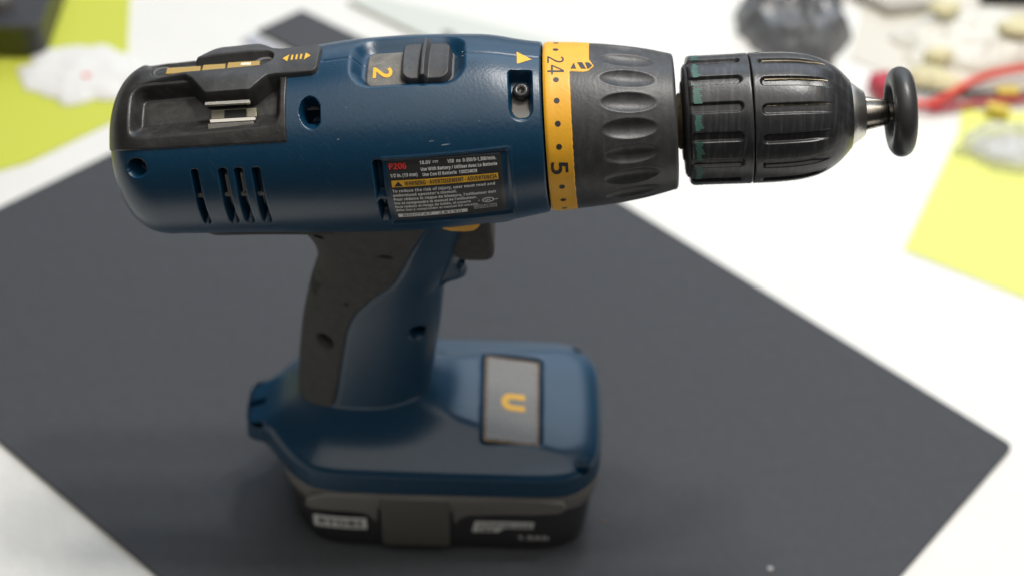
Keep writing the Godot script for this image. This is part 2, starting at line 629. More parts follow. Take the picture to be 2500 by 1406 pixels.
# ------------------------------------------------------------------ motor housing
func make_housing() -> void:
	var path := []
	for k in 46:
		var a := PI / 2 * (1.0 - k / 46.0)
		path.append(Vector2(-128.0 - 19.2 * pow(sin(a), 2.0 / 2.6), 29.3 * pow(maxf(cos(a), 0.0), 2.0 / 2.6)))
	var n := 314
	for k in n + 1:
		var x := lerpf(-128.0, -0.9, float(k) / n)
		path.append(Vector2(x, hrad(x)))
	path.append_array([Vector2(-0.55, 28.1), Vector2(-0.45, 27.4), Vector2(-0.45, 24.0)])
	var t := turned(path)
	var ths := PackedFloat32Array()
	var q := -44.0
	while q < 128.0:
		ths.append(q)
		q += 0.72
	while q < 316.0:
		ths.append(q)
		q += 4.0
	var f := func(i: int, j: int) -> Vector3:
		var row: Array = t[i]
		var th := ths[j]
		return on(row, th, housing_relief(row[0], th, row[1]))
	var keep := func(i: int, j: int) -> bool:
		return not (t[i][0] < -83.6 and ths[j] > 41.5 and ths[j] < 143.0)
	part("housing", grid(t.size(), ths.size(), f, true, false, keep), M.blue, drill)
	# dark lining behind the vent slots and a brass glint of the motor
	for v in [[-114.6, 0], [-105.3, 1], [-100.0, 1], [-94.2, 1]]:
		part("vent_rib", block(frame(v[0], 4.0, -2.9), 2.8, 1.3, 1.0, 0.2), M.band, drill)
	for v in [[-104.7, 13.5], [-99.5, 14.5]]:
		part("inner_fin", block(frame(v[0], v[1], -2.6), 1.0, 7.0, 1.4, 0.2), M.dust_plate, drill)
	part("screw", lathe_at(frame(-7.1, 67.5, -4.2), [Vector2(0, 2.9), Vector2(0.9, 2.9), Vector2(1.7, 2.4), Vector2(2.1, 1.5), Vector2(1.3, 0.9), Vector2(1.1, 0.0)]), M.screw, drill)
	# arrow that points at the torque scale
	var st := ink()
	var g := func(x: float, y: float, h: float) -> Vector3: return hs(x, 90.5 + rad_to_deg(y / 29.0), h + crown(x, 90.0))
	flatshape(st, PackedVector2Array([Vector2(-8.2, 3.1), Vector2(-8.0, -3.0), Vector2(-3.3, -0.4)]), g, 0.1, 1.0)
	part("pointer_arrow", inked(st), M.yellow_print, drill)
	# chipped paint
	for c in [[-31.5, 33.5, 1.5, 0.22], [-36.0, 36.0, 0.9, 0.14], [-20.5, 46.0, 0.4, 0.12], [-66.0, 40.0, 0.5, 0.2], [-25.6, 94.8, 0.35, 0.28], [-25.4, 90.4, 0.4, 0.16], [-63.0, 58.0, 0.25, 0.15], [-39.0, 40.0, 0.2, 0.3]]:
		var chip := ink()
		var g2 := func(x: float, y: float, h: float) -> Vector3: return hs(c[0] + x, c[1] + rad_to_deg(y / 31.0), h + housing_relief(c[0], c[1], hrad(c[0])))
		flatshape(chip, PackedVector2Array([Vector2(-c[2], -c[3]), Vector2(-0.2, -c[3] * 0.8), Vector2(c[2], c[3] * 0.4), Vector2(c[2] * 0.3, c[3]), Vector2(-c[2] * 0.9, c[3] * 0.6)]), g2, 0.05)
		part("paint_chip", inked(chip), M.chip, drill)
	# dust lying in the front screw pocket
	var pk := func(i: int, j: int) -> Vector3:
		var x := -10.2 + 6.2 * i / 24.0
		var th := 45.6 + 20.0 * j / 40.0
		return hs(x, th, housing_relief(x, th, hrad(x)) + 0.1 if sd_box(x + 7.1, deg_to_rad(th - 63.0) * 29.5, 3.15, 8.7, 3.0) < 0.0 else -6.0)
	part("pocket_dust", grid(25, 41, pk), M.panel, drill)
	# rubber strip under the rear
	var rs := func(i: int, j: int) -> Vector3:
		var x := -121.0 + 54.0 * i / 60.0
		var th := -140.0 + 100.0 * j / 60.0
		var d := sd_box(x + 95.0, deg_to_rad(th + 90.0) * 30.0, 26.0, 23.0, 10.0)
		return hs(x, th, lerpf(-1.0, 0.9, hump(d, 1.4)))
	part("underside_rubber", grid(61, 61, rs), M.rubber, drill)
	# lip of the gear case
	var f2 := func(p: Vector3) -> Vector3: return p
	part("gear_case_lip", prism(smooth_poly(PackedVector2Array([Vector2(36, 174), Vector2(54, 176), Vector2(52, 169.0), Vector2(47, 166.0), Vector2(38, 165)]), 2), f2, -15.0, 15.0, 2.5, 3), M.blue, drill)

func lathe_at(fr: Transform3D, path: Array) -> ArrayMesh:
	# x of the path is height out of the surface
	var f := func(i: int, j: int) -> Vector3:
		var a := TAU * j / 28.0
		return fr * Vector3(path[i].y * cos(a), path[i].y * sin(a), path[i].x)
	return grid(path.size(), 28, f, true, true)

func crown(x: float, th: float) -> float:
	return 1.1 * smoothstep(45.0, 112.0, th) * smoothstep(190.0, 125.0, th) * smoothstep(-86.0, -60.0, x) * smoothstep(-4.0, -22.0, x)

func housing_relief(x: float, th: float, r: float) -> float:
	var d := 0.0
	var k := deg_to_rad(1.0) * r
	d += crown(x, th)
	if x > -72.0:
		if th > 56.0 and th < 128.0:
			# seam of the two halves
			if x > -72.0:
				d -= 0.28 * hump(absf((th - 92.6) * k) - 0.28, 0.4)
			# gear selector bowl
			if x > -66.0 and x < -21.0:
				var b := sd_box(x + 43.6, (th - 92.0) * k, 19.0, 13.2, 8.5)
				if b < 2.0:
					d -= 4.2 * smoothstep(0.3, -4.6, b)
		# front screw slot
		if x > -14.0 and th > 40.0 and th < 84.0:
			var s := (th - 62.0) * k
			var b := maxf(sd_box(x + 7.1, s, 3.3, 8.6, 0.5), minf(Vector2(x + 7.1, s + 5.3).length() - 3.3, -s - 5.3 if s < -5.3 else -1.0) if s < -5.3 else -5.0)
			if b < 1.0:
				d -= hump(b, 0.7) * lerpf(0.6, 5.4, smoothstep(-9.0, -1.0, s))
		if th < 34.0 and th > -44.0:
			# recess of the rating label
			if x > -60.0 and x < -8.0:
				var b := sd_box(x + 32.4, (th - 2.0) * k, 20.2, 13.9, 0.8)
				d -= 0.9 * hump(b, 0.6)
				d += 0.22 * hump(absf(sd_box(x + 32.4, (th - 2.0) * k, 20.9, 14.5, 1.2)) - 0.35, 0.6)
			# slot beside the label
			if x < -50.0:
				var b := sd_box(x + 54.2, (th - 4.5) * k, 1.35, 12.4, 0.5)
				d -= hump(b, 0.5) * (1.2 if absf((th - 0.8) * k) < 1.1 else 4.5)
	else:
		# angled screw bore in the side
		if x < -70.0 and x > -80.0 and th > 42.0 and th < 72.0:
			var s := (th - 56.5) * k
			var b := (Vector2((x + 74.9 + 0.12 * s) / 3.1, s / 5.0).length() - 1.0) * 3.1
			if b < 1.0:
				d -= hump(b, 0.7) * lerpf(2.0, 13.0, smoothstep(-5.0, 1.5, s))
		# rear screw bore
		if x < -128.0 and th > 15.0 and th < 42.0:
			var b := Vector2((x + 133.9), (th - 28.8) * 0.5).length() - 2.9
			d -= 6.0 * hump(b, 0.7)
		# vents
		if th < 32.0 and th > -28.0 and x < -90.0:
			for v in [-114.6, -105.3, -100.0, -94.2]:
				var b := sd_box(x - v, (th - 3.4) * k, 1.0 if v < -110 else 1.25, 11.7, 0.9)
				if b < 0.6:
					d -= 4.6 * hump(b, 0.5)
	return d

# ------------------------------------------------------------------ rear cap with bit clips and level
const SPINE := [[-137.0, -5.2], [-125.0, -4.8], [-118.0, -4.6], [-115.8, -6.2], [-110.8, -12.6], [-109.5, -13.4], [-94.5, -13.6], [-93.0, -12.6], [-88.6, -8.0], [-86.5, -7.6], [-74.5, -7.9], [-72.6, -7.0], [-71.5, -5.0], [-71.4, 6.0], [-72.5, 8.4], [-74.5, 9.4], [-86.5, 9.2], [-88.6, 9.4], [-93.0, 13.2], [-94.5, 14.2], [-109.5, 14.2], [-110.8, 13.4], [-115.8, 7.0], [-118.0, 4.6], [-125.0, 4.8], [-137.0, 5.2]]
const SPINE_TH := 94.5

func make_rear_cap() -> void:
	var path := []
	for k in 46:
		var a := PI / 2 * (1.0 - k / 46.0)
		path.append(Vector2(-128.0 - 19.2 * pow(sin(a), 2.0 / 2.6), 29.3 * pow(maxf(cos(a), 0.0), 2.0 / 2.6)))
	for k in 119:
		var x := -128.0 + 0.4 * k
		path.append(Vector2(x, hrad(x)))
	var t := turned(path)
	var nth := 200
	var f := func(i: int, j: int) -> Vector3:
		var row: Array = t[i]
		var th := 37.5 + 114.0 * j / (nth - 1)
		var k := deg_to_rad(1.0) * maxf(row[1], 3.0)
		var s := (th - 94.5) * k
		var edge := maxf(row[0] + 82.0, maxf((38.6 - th) * k, (th - 150.4) * k))
		var d := lerpf(-1.6, 0.45, hump(edge + 0.6, 1.3))
		# the two dusty clip pockets
		if row[0] > -140.0:
			var side := absf(s)
			var b := sd_box(row[0] + 110.2, side - 14.5, 25.0, 9.6, 4.0)
			var floor_ := 5.4 * smoothstep(0.4, -2.0, b)
			# the floor rises softly to the lower edge
			floor_ *= smoothstep(25.5, 17.5, side)
			d -= floor_
		return on(row, th, d)
	var cap := part("rear_cap", grid(t.size(), nth, f), M.dusty, drill)
	# raised centre piece with wings
	var poly := PackedVector2Array()
	for p in SPINE:
		poly.append(Vector2(p[0], p[1]))
	var nx := 180
	var ns := 96
	var g := func(i: int, j: int) -> Vector3:
		var x := -139.5 + 69.5 * i / (nx - 1)
		var s := -16.5 + 33.0 * j / (ns - 1)
		var b := sd_poly(Vector2(x, s), poly)
		var top := lerpf(0.2, 2.6, smoothstep(-138.0, -116.0, x)) * lerpf(1.0, 0.75, smoothstep(-92.0, -84.0, x))
		top += 0.9 * hump(absf(x + 101.8) - 9.0, 9.0) * smoothstep(2.0, 8.0, absf(s))
		var d := lerpf(-6.0, top, hump(b + 0.7, 1.8))
		# level window
		var w := sd_box(x + 109.0, s - 1.9, 20.4, 3.7, 3.6)
		d -= 3.2 * hump(w, 0.6)
		return hs(x, SPINE_TH + rad_to_deg(s / 29.8), d)
	part("clip_ridge", grid(nx, ns, g), M.black, cap)
	# the level: three amber cells and end plugs
	var cells := [[-124.2, -112.8], [-112.0, -104.4], [-103.6, -92.8]]
	for c in cells:
		var m := block(frame((c[0] + c[1]) / 2, SPINE_TH + 0.3, 0.7), c[1] - c[0], 3.6, 2.0, 0.3)
		part("level_cell", m, M.amber, cap)
	part("level_bubble", block(frame(-97.4, SPINE_TH + 0.4, 1.6), 3.4, 1.5, 0.5, 0.2), M.bubble, cap)
	for x in [-126.2, -91.6]:
		part("level_plug", lathe_at(frame(x, SPINE_TH + 3.6, -0.6), [Vector2(0.6, 3.3), Vector2(1.4, 3.0), Vector2(0.9, 2.4), Vector2(0.8, 0.0)]), M.clear_grey, cap)
	# double arrow print
	var st := ink()
	var mp := func(x: float, y: float, h: float) -> Vector3: return hs(x, 95.6 + rad_to_deg(y / 33.0), 1.95 + h)
	flatshape(st, PackedVector2Array([Vector2(-85.0, 0), Vector2(-83.0, 2.0), Vector2(-83.2, -2.0)]), mp, 0.1, 1.0)
	flatshape(st, PackedVector2Array([Vector2(-75.6, 0), Vector2(-77.6, -2.0), Vector2(-77.4, 2.0)]), mp, 0.1, 1.0)
	for x in [-81.8, -80.3, -78.8]:
		flatshape(st, rect(x - 0.3, -1.45, x + 0.3, 1.45), mp, 0.1, 1.0)
	part("double_arrow_mark", inked(st), M.yellow_print, cap)
	# near side: magnet and steel clip edges, the same on the far side
	for side in [1.0, -1.0]:
		var th := func(a: float) -> float: return SPINE_TH + (a - SPINE_TH) * side
		part("steel_clip", block(frame(-102.2, th.call(66.4), 0.5, -8.0 * side), 15.0, 1.5, 1.1, 0.25), M.steel, cap)
		part("steel_clip", block(frame(-101.0, th.call(56.6), -2.2, 0.0), 15.2, 1.6, 1.4, 0.3), M.steel, cap)
		part("clip_plate", block(frame(-101.0, th.call(60.5), -3.5), 15.0, 4.8, 1.0, 0.2), M.clip_steel, cap)
		part("magnet", block(frame(-100.4, th.call(61.4), -2.8), 7.2, 3.0, 0.8, 0.2), M.hollow, cap)
		part("clip_tongue", block(frame(-101.6, th.call(51.4), -1.75), 15.0, 3.4, 0.8, 0.25), M.dust_plate, cap)

# ------------------------------------------------------------------ gear selector
func make_selector() -> void:
	var f := func(i: int, j: int) -> Vector3:
		var x := -58.2 + 30.4 * i / 70.0
		var s := -10.2 + 20.4 * j / 50.0
		var b := sd_box(x + 43.0, s, 14.4, 9.2, 3.0)
		return hs(x, 88.6 + rad_to_deg(s / 31.0), lerpf(-4.5, -2.2, hump(b, 1.0)))
	var plate := part("selector_plate", grid(71, 51, f), M.dust_plate, drill)
	var k := func(i: int, j: int) -> Vector3:
		var x := -47.6 + 20.2 * i / 80.0
		var s := -11.2 + 22.4 * j / 80.0
		var b := sd_box(x + 37.5, s, 8.7, 10.0, 4.4)
		var top := 0.2 + 0.5 * pow(absf(x + 37.5) / 8.5, 2.0)
		var ridge := 2.2 * hump(absf(x + 38.0 - 0.03 * s) - 1.05, 1.2) * smoothstep(10.2, 8.8, absf(s))
		return hs(x, 89.6 + rad_to_deg(s / 31.5), lerpf(-4.2, top + ridge, hump(b + 0.5, 1.9)))
	part("selector_knob", grid(81, 81, k), M.black, drill)
	var st := ink()
	var g := func(x: float, y: float, h: float) -> Vector3: return hs(-55.0 + y, 88.2 - rad_to_deg(x / 29.0), -2.15 + h)
	letters(st, "2", true, g, 0.0, 0.0, 6.4, 4.6, 0.08)
	part("gear_number", inked(st), M.yellow_print, plate)

# ------------------------------------------------------------------ rating label
func make_rating_label() -> void:
	var f := func(i: int, j: int) -> Vector3:
		return hs(-51.6 + 37.6 * i / 40.0, 26.4 - 48.6 * j / 50.0, -0.72 if i > 0 and i < 40 and j > 0 and j < 50 else -1.0)
	var lab := part("rating_label", grid(41, 51, f, false, true), M.label, drill)
	# label coordinates: x to the right from its left edge, y up from the middle, along the girth
	var g := func(x: float, y: float, h: float) -> Vector3: return hs(-51.2 + x, 4.0 + rad_to_deg((11.0 - (11.0 - y) * 0.83) / 31.3), -0.72 + h)
	var st := ink()
	letters(st, "P206", true, g, 0.6, 8.5, 2.5, 5.6)
	part("model_number", inked(st), M.red_print, lab)
	st = ink()
	letters(st, "18.0V", true, g, 10.6, 9.9, 1.5, 3.6)
	flatshape(st, rect(14.8, 10.8, 16.6, 11.0), g)
	for k in 3:
		flatshape(st, rect(14.8 + 0.65 * k, 10.3, 15.2 + 0.65 * k, 10.5), g)
	letters(st, "VSR  no  0-350/0-1,300/min.", true, g, 19.6, 9.7, 1.5, 15.6)
	letters(st, "Use With Battery / Utiliser Avec Le Batterie", true, g, 10.8, 7.2, 1.4, 24.6)
	letters(st, "1/2 in. (13 mm)", true, g, 0.7, 5.2, 1.45, 8.8)
	letters(st, "Use Con El Batterie  130224028", true, g, 11.2, 4.9, 1.4, 17.6)
	var y := 0.0
	for l in [["To reduce the risk of injury, user must read and", 33.4], ["understand operator's manual.", 20.8], ["Pour réduire le risque de blessure, l'utilisateur doit", 33.4], ["lire et comprendre le manuel de l'utilisateur.", 27.0], ["Para reducir el riesgo de lesión, el usuario", 24.8], ["debe leer y comprender el manual del usuario.", 27.2]]:
		letters(st, l[0], true, g, 0.7, -1.75 + y, 1.32, l[1])
		y -= 2.1
	letters(st, "C", true, g, 28.0, -10.1, 0.7)
	letters(st, "US", true, g, 33.4, -10.1, 0.7)
	for k in 3:
		letters(st, ["Hecho en China", "Fabriqué en Chine", "Fabricado en China"][k], false, g, 26.2, -13.0 - 1.0 * k, 0.6, 7.6)
	# certification ring
	var ring := PackedVector2Array()
	for k in 33:
		ring.append(Vector2(31.2 + 1.95 * cos(TAU * k / 32), -9.8 + 1.5 * sin(TAU * k / 32)))
	for k in range(32, -1, -1):
		ring.append(Vector2(31.2 + 1.6 * cos(TAU * k / 32), -9.8 + 1.2 * sin(TAU * k / 32)))
	flatshape(st, ring, g)
	letters(st, "UL", true, g, 30.3, -10.4, 1.2, 1.8)
	part("white_lettering", inked(st), M.white_print, lab)
	st = ink()
	strip(st, 0.8, 0.75, 35.4, 3.75, g)
	part("warning_strip", inked(st), M.yellow_print, lab)
	st = ink()
	var g2 := func(a: float, b: float, h: float) -> Vector3: return g.call(a, b, h + 0.05)
	letters(st, "WARNING · AVERTISSEMENT · ADVERTENCIA", true, g2, 5.0, 1.3, 1.9, 30.0)
	flatshape(st, PackedVector2Array([Vector2(1.6, 1.15), Vector2(4.3, 1.15), Vector2(2.95, 3.3)]), g2, 0.1)
	part("warning_lettering", inked(st), M.ink, lab)
	st = ink()
	strip(st, 1.0, -16.5, 24.0, -14.05, g)
	part("serial_strip", inked(st), M.label_white, lab)
	st = ink()
	letters(st, "BD0747   28130", false, g2, 2.6, -15.9, 1.45, 19.5)
	part("serial_lettering", inked(st), M.ink, lab)

# ------------------------------------------------------------------ torque collar
const CX := [0.2, 1.0, 4.0, 14.5, 27.0, 35.0, 42.0]
const CR := [27.7, 28.2, 28.1, 27.4, 25.9, 24.4, 22.7]
func crad(x: float) -> float:
	return spline(CX, CR, x)

func cs(x: float, th: float, d: float) -> Vector3:
	var a := deg_to_rad(th)
	var r := crad(x) + d
	return bp(x, r * sin(a), r * cos(a))

func make_collar() -> void:
	var path := [Vector2(0.2, 22.0), Vector2(0.2, 27.6)]
	for k in 96:
		var x := lerpf(0.4, 42.0, k / 95.0)
		path.append(Vector2(x, crad(x)))
	path.append_array([Vector2(42.5, 22.4), Vector2(42.75, 21.8), Vector2(42.8, 21.0), Vector2(42.8, 19.0), Vector2(42.0, 18.5), Vector2(42.0, 5.0)])
	var disp := func(row: Array, th: float) -> float:
		var x: float = row[0]
		if x < 16.0 or x > 39.0:
			return 0.0
		var k := fposmod(th - 36.7 + 9.474, 18.947) - 9.474
		var rho := Vector2((x - 27.3) / 8.9, deg_to_rad(k) * row[1] / 3.25).length()
		return -1.45 * pow(maxf(0.0, 1.0 - rho * rho), 0.85) + 0.04 * exp(-pow((rho - 1.08) / 0.12, 2.0))
	var col := part("torque_collar", lathe(path, disp, 620), M.collar, drill)
	# yellow scale band with its flag
	var flag := PackedVector2Array([Vector2(-4, -60), Vector2(8.9, -60), Vector2(9.0, -6.2), Vector2(13.2, -6.6), Vector2(15.0, -6.0), Vector2(16.9, -3.6), Vector2(15.9, -1.6), Vector2(15.4, 0.0), Vector2(15.6, 20), Vector2(9.0, 20.4), Vector2(9.0, 60), Vector2(-4, 60)])
	var band := func(i: int, j: int) -> Vector3:
		var x := 0.15 + 18.0 * i / 60.0
		var th := -62.0 + 250.0 * j / 419.0
		var s := deg_to_rad(th - 92.0) * 27.8
		var wob := 0.12 * noise.get_noise_2d(s * 0.35, x * 0.4)
		var b := sd_poly(Vector2(x, clampf(s, -59.0, 59.0)), flag) + wob
		return cs(x, th, lerpf(-0.5, 0.14, hump(b, 0.5)))
	var band_keep := func(i: int, j: int) -> bool:
		var x := 0.15 + 18.0 * i / 60.0
		var s := deg_to_rad(-62.0 + 250.0 * j / 419.0 - 92.0) * 27.8
		return x < 10.0 or (x < 17.6 and s > -8.0 and s < 22.5)
	var yb := part("scale_band", grid(61, 420, band, false, false, band_keep), M.yellow, col)
	# dots, numbers and the drill symbol
	for th in [118.0, 103.0, 72.4, 57.3, 42.1, 27.0, -3.6, -18.4, -34.2, -48.0, 133.0]:
		var st := ink()
		var dot := PackedVector2Array()
		for k in 20:
			dot.append(Vector2(0.95, 0).rotated(TAU * k / 20))
		var g := func(x: float, y: float, h: float) -> Vector3: return cs(4.4 + x, th + rad_to_deg(y / 28.0), h)
		flatshape(st, dot, g, 0.2)
		part("scale_dot", inked(st), M.ink, yb)
	for t in [["24", 93.8, 1.7, 5.4, 8.4, false], ["5", 16.5, 1.3, 5.6, 4.4, true]]:
		var st := ink()
		var g := func(x: float, y: float, h: float) -> Vector3: return cs(t[2] + y, t[1] - rad_to_deg(x / 28.0), 0.13 + h)
		letters(st, t[0], t[5], g, 0.0, 0.0, t[3], t[4])
		part("scale_number", inked(st), M.ink, yb)
	var st2 := ink()
	var g3 := func(x: float, y: float, h: float) -> Vector3: return cs(x, 92.0 + rad_to_deg(y / 27.5), 0.16 + h)
	flatshape(st2, PackedVector2Array([Vector2(9.2, -5.0), Vector2(11.0, -5.0), Vector2(10.3, -2.4)]), g3, 0.12, 0.7)
	flatshape(st2, PackedVector2Array([Vector2(11.4, -2.2), Vector2(13.0, -2.2), Vector2(14.2, -5.0), Vector2(12.6, -5.0)]), g3, 0.12, 0.7)
	flatshape(st2, PackedVector2Array([Vector2(13.9, -2.2), Vector2(15.2, -2.2), Vector2(16.2, -3.6), Vector2(15.0, -5.0), Vector2(14.6, -5.0)]), g3, 0.12, 0.7)
	part("drill_bit_mark", inked(st2), M.ink, yb)

# ------------------------------------------------------------------ chuck
const SX := [67.7, 76.0, 82.0, 86.0, 90.0, 94.0, 97.0, 99.0, 100.2]
const SR := [21.75, 21.65, 21.3, 20.7, 19.6, 17.6, 15.4, 13.4, 12.0]
func make_chuck() -> void:
	part("spindle", lathe([Vector2(41.5, 8.9), Vector2(43.6, 8.9), Vector2(43.8, 9.4), Vector2(45.0, 9.4), Vector2(46.0, 8.8), Vector2(47.0, 8.8)], null, 60), M.brown_metal, drill)
	var chuck := part("chuck", lathe([Vector2(44.9, 7.0), Vector2(44.9, 13.0), Vector2(45.4, 13.4), Vector2(45.6, 17.8), Vector2(46.2, 18.8), Vector2(48.0, 19.2), Vector2(48.6, 12.0)], null, 90), M.collar, drill)
	var path := [Vector2(47.3, 18.0), Vector2(46.9, 19.6), Vector2(46.95, 20.6), Vector2(47.3, 21.2), Vector2(47.9, 21.55)]
	for k in 48:
		path.append(Vector2(lerpf(48.3, 66.9, k / 47.0), lerpf(21.6, 21.75, k / 47.0)))
	path.append_array([Vector2(67.2, 21.65), Vector2(67.35, 21.3), Vector2(67.4, 20.0)])
	var groove := func(row: Array, th: float) -> float:
		var k := fposmod(th + 0.6 + 12.857, 25.714) - 12.857
		var b := sd_box(row[0] - 53.0, deg_to_rad(k) * row[1], 11.0, 1.5, 1.4)
		return -1.15 * hump(b, 0.6) if row[0] > 47.2 else 0.0
	part("rear_sleeve", lathe(path, groove, 560), M.chuck, chuck)
	path = [Vector2(67.6, 20.0), Vector2(67.65, 21.3), Vector2(67.8, 21.7)]
	for k in 96:
		var x := lerpf(68.1, 100.2, k / 95.0)
		path.append(Vector2(x, spline(SX, SR, x)))
	path.append_array([Vector2(100.6, 11.6), Vector2(100.7, 10.9), Vector2(100.4, 9.0)])
	var groove2 := func(row: Array, th: float) -> float:
		var k := fposmod(th + 4.0 + 12.857, 25.714) - 12.857
		var b := sd_box(row[0] - 82.0, deg_to_rad(k) * row[1], 11.7, 1.55, 1.4)
		return -1.15 * hump(b, 0.6) * smoothstep(94.0, 86.0, row[0])
	part("front_sleeve", lathe(path, groove2, 560), M.chuck, chuck)
	# pale grit packed along some groove edges
	for th in [98.8, 73.1, 47.4, -4.0]:
		var st := ink()
		var off := 1.25
		var pts := PackedVector2Array()
		var back := PackedVector2Array()
		for k in 25:
			var x := lerpf(71.5, 92.0, k / 24.0)
			var w := 0.16 + 0.28 * absf(noise.get_noise_2d(x * 0.7, th)) + (0.1 if th > 60.0 else -0.16)
			w = maxf(w, 0.06)
			pts.append(Vector2(x, off))
			back.append(Vector2(x, off - w))
		back.reverse()
		pts.append_array(back)
		var g := func(x: float, y: float, h: float) -> Vector3:
			var r := spline(SX, SR, x)
			var a := deg_to_rad(th) + y / r
			var rr := r + h - 0.75 * smoothstep(94.0, 86.0, x)
			return bp(x, rr * sin(a), rr * cos(a))
		flatshape(st, pts, g, 0.1)
		part("groove_grit", inked(st), M.groove_grit, chuck)
	# worn teal print round the rear sleeve
	for k in 14:
		var mid := -0.6 + 12.857 + 25.714 * k
		var st := ink()
		var r2 := RandomNumberGenerator.new()
		r2.seed = 100 + k
		var rows := 9
		for q in rows:
			var y := -3.0 + 6.0 * q / (rows - 1)
			if r2.randf() < 0.12:
				continue
			var x0 := 48.25 + r2.randf_range(0.0, 0.6)
			var x1 := 50.9 + r2.randf_range(-1.0, 0.5)
			var g := func(x: float, yy: float, h: float) -> Vector3:
				var a := deg_to_rad(mid) + yy / 21.6
				return bp(x, (21.62 + h) * sin(a), (21.62 + h) * cos(a))
			flatshape(st, PackedVector2Array([Vector2(x0, y - 0.38), Vector2(x1, y - 0.36), Vector2(x1 + 0.1, y + 0.3), Vector2(x0 - 0.1, y + 0.37)]), g, 0.04)
			if q == 4 and r2.randf() < 0.6:
				flatshape(st, PackedVector2Array([Vector2(62.6, y - 0.8), Vector2(63.3, y - 0.7), Vector2(63.2, y + 0.9), Vector2(62.7, y + 0.7)]), g, 0.09)
		part("teal_print", inked(st), M.teal, chuck)
	# steel nose and the three jaws
	part("nose", lathe([Vector2(99.0, 10.9), Vector2(100.9, 10.75), Vector2(103.0, 9.2), Vector2(105.0, 7.75), Vector2(105.35, 7.4), Vector2(105.4, 6.9), Vector2(105.2, 2.0)], null, 80), M.nose, chuck)
	for k in 3:
		var a0 := 40.0 + 120.0 * k
		var jf := func(i: int, j: int) -> Vector3:
			var x: float = [104.5, 105.6, 112.6, 113.4, 113.4][i]
			var r: float = [5.4, 5.3, 3.9, 3.4, 0.2][i]
			var w: float = [52.0, 52.0, 52.0, 50.0, 50.0][i]
			var q := [[-1.0, 0.55], [-1.0, 1.0], [-0.5, 1.08], [0.0, 1.1], [0.5, 1.08], [1.0, 1.0], [1.0, 0.55], [0.0, 0.1]]
			var a := deg_to_rad(a0 + q[j][0] * w)
			return bp(x, r * q[j][1] * sin(a), r * q[j][1] * cos(a))
		part("jaw", grid(5, 8, jf, true), M.dark_steel, chuck)

func make_wheel_bit() -> void:
	var o := thing("rubber_wheel_bit", "small black rubber ring wheel on a short shank gripped by the drill chuck's jaws", "wheel bit", bp(117.4, -0.8, 0.8) * MM)
	var local := func(m: ArrayMesh) -> ArrayMesh:
		var a := m.surface_get_arrays(0)
		var v: PackedVector3Array = a[Mesh.ARRAY_VERTEX]
		for k in v.size():
			v[k] -= bp(117.4, -0.8, 0.8) * MM
		a[Mesh.ARRAY_VERTEX] = v
		var r := ArrayMesh.new()
		r.add_surface_from_arrays(Mesh.PRIMITIVE_TRIANGLES, a)
		return r
	var path := [Vector2(115.6, 3.0), Vector2(116.0, 5.5), Vector2(116.1, 7.6)]
	for k in 33:
		var a := deg_to_rad(250.0 - 320.0 * k / 32.0)
		path.append(Vector2(117.4 + 3.75 * cos(a + PI / 2 + 0.35) * 1.0, 11.3 + 3.7 * sin(a + PI / 2 + 0.35)))
	path = [Vector2(116.2, 2.0), Vector2(116.2, 6.6)]
	for k in 41:
		var a := deg_to_rad(-60.0 - 240.0 * k / 40.0)
		path.append(Vector2(117.4 + 3.8 * cos(a), 11.2 + 3.8 * sin(a)))
	path.sort_custom(func(_a, _b): return false)
	var ring := [Vector2(116.0, 1.0), Vector2(116.0, 7.3)]
	for k in 41:
		var a := deg_to_rad(248.0 - 316.0 * k / 40.0)
		ring.append(Vector2(117.4 + 3.8 * cos(a), 11.2 + 3.8 * sin(a)))
	ring.append_array([Vector2(118.8, 7.3), Vector2(118.8, 1.0)])
	part("wheel", local.call(lathe(ring, null, 120)), M.wheel, o)
	part("shank", local.call(lathe([Vector2(106.0, 3.0), Vector2(112.0, 3.0), Vector2(114.5, 3.0), Vector2(116.4, 3.3), Vector2(116.6, 0.5)], null, 30)), M.dark_steel, o)
	part("screw_tip", local.call(lathe([Vector2(118.6, 2.2), Vector2(121.6, 2.1), Vector2(122.4, 1.4), Vector2(122.6, 0.2)], null, 30)), M.steel, o)

# ------------------------------------------------------------------ handle
const GY := [48.0, 58.0, 68.0, 83.0, 102.0, 120.0, 128.0, 135.0, 143.0, 151.0, 159.0, 168.0, 176.0]
const GL := [-33.0, -32.6, -32.1, -30.8, -28.3, -24.6, -22.4, -20.6, -20.6, -23.0, -28.0, -34.0, -38.0]
const GR := [17.8, 18.6, 19.4, 20.8, 23.0, 24.5, 25.0, 27.0, 29.6, 31.5, 34.0, 36.0, 38.0]
const GW := [18.0, 17.6, 17.3, 17.0, 16.8, 16.8, 17.0, 17.2, 17.6, 18.2, 19.5, 22.0, 25.0]
func hand(a: float, y: float, d: float) -> Vector3:
	var l := spline(GY, GL, y)
	var r := spline(GY, GR, y)
	var w := spline(GY, GW, y)
	var c := cos(a)
	var s := sin(a)
	var e := 2.0 / 2.5
	var px := signf(c) * pow(absf(c), e)
	var pz := signf(s) * pow(absf(s), e)
	var h := (r - l) / 2.0
	var n := Vector2(c / h, s / w).normalized()
	return Vector3((l + r) / 2.0 + px * h + n.x * d, y, pz * w + n.y * d)

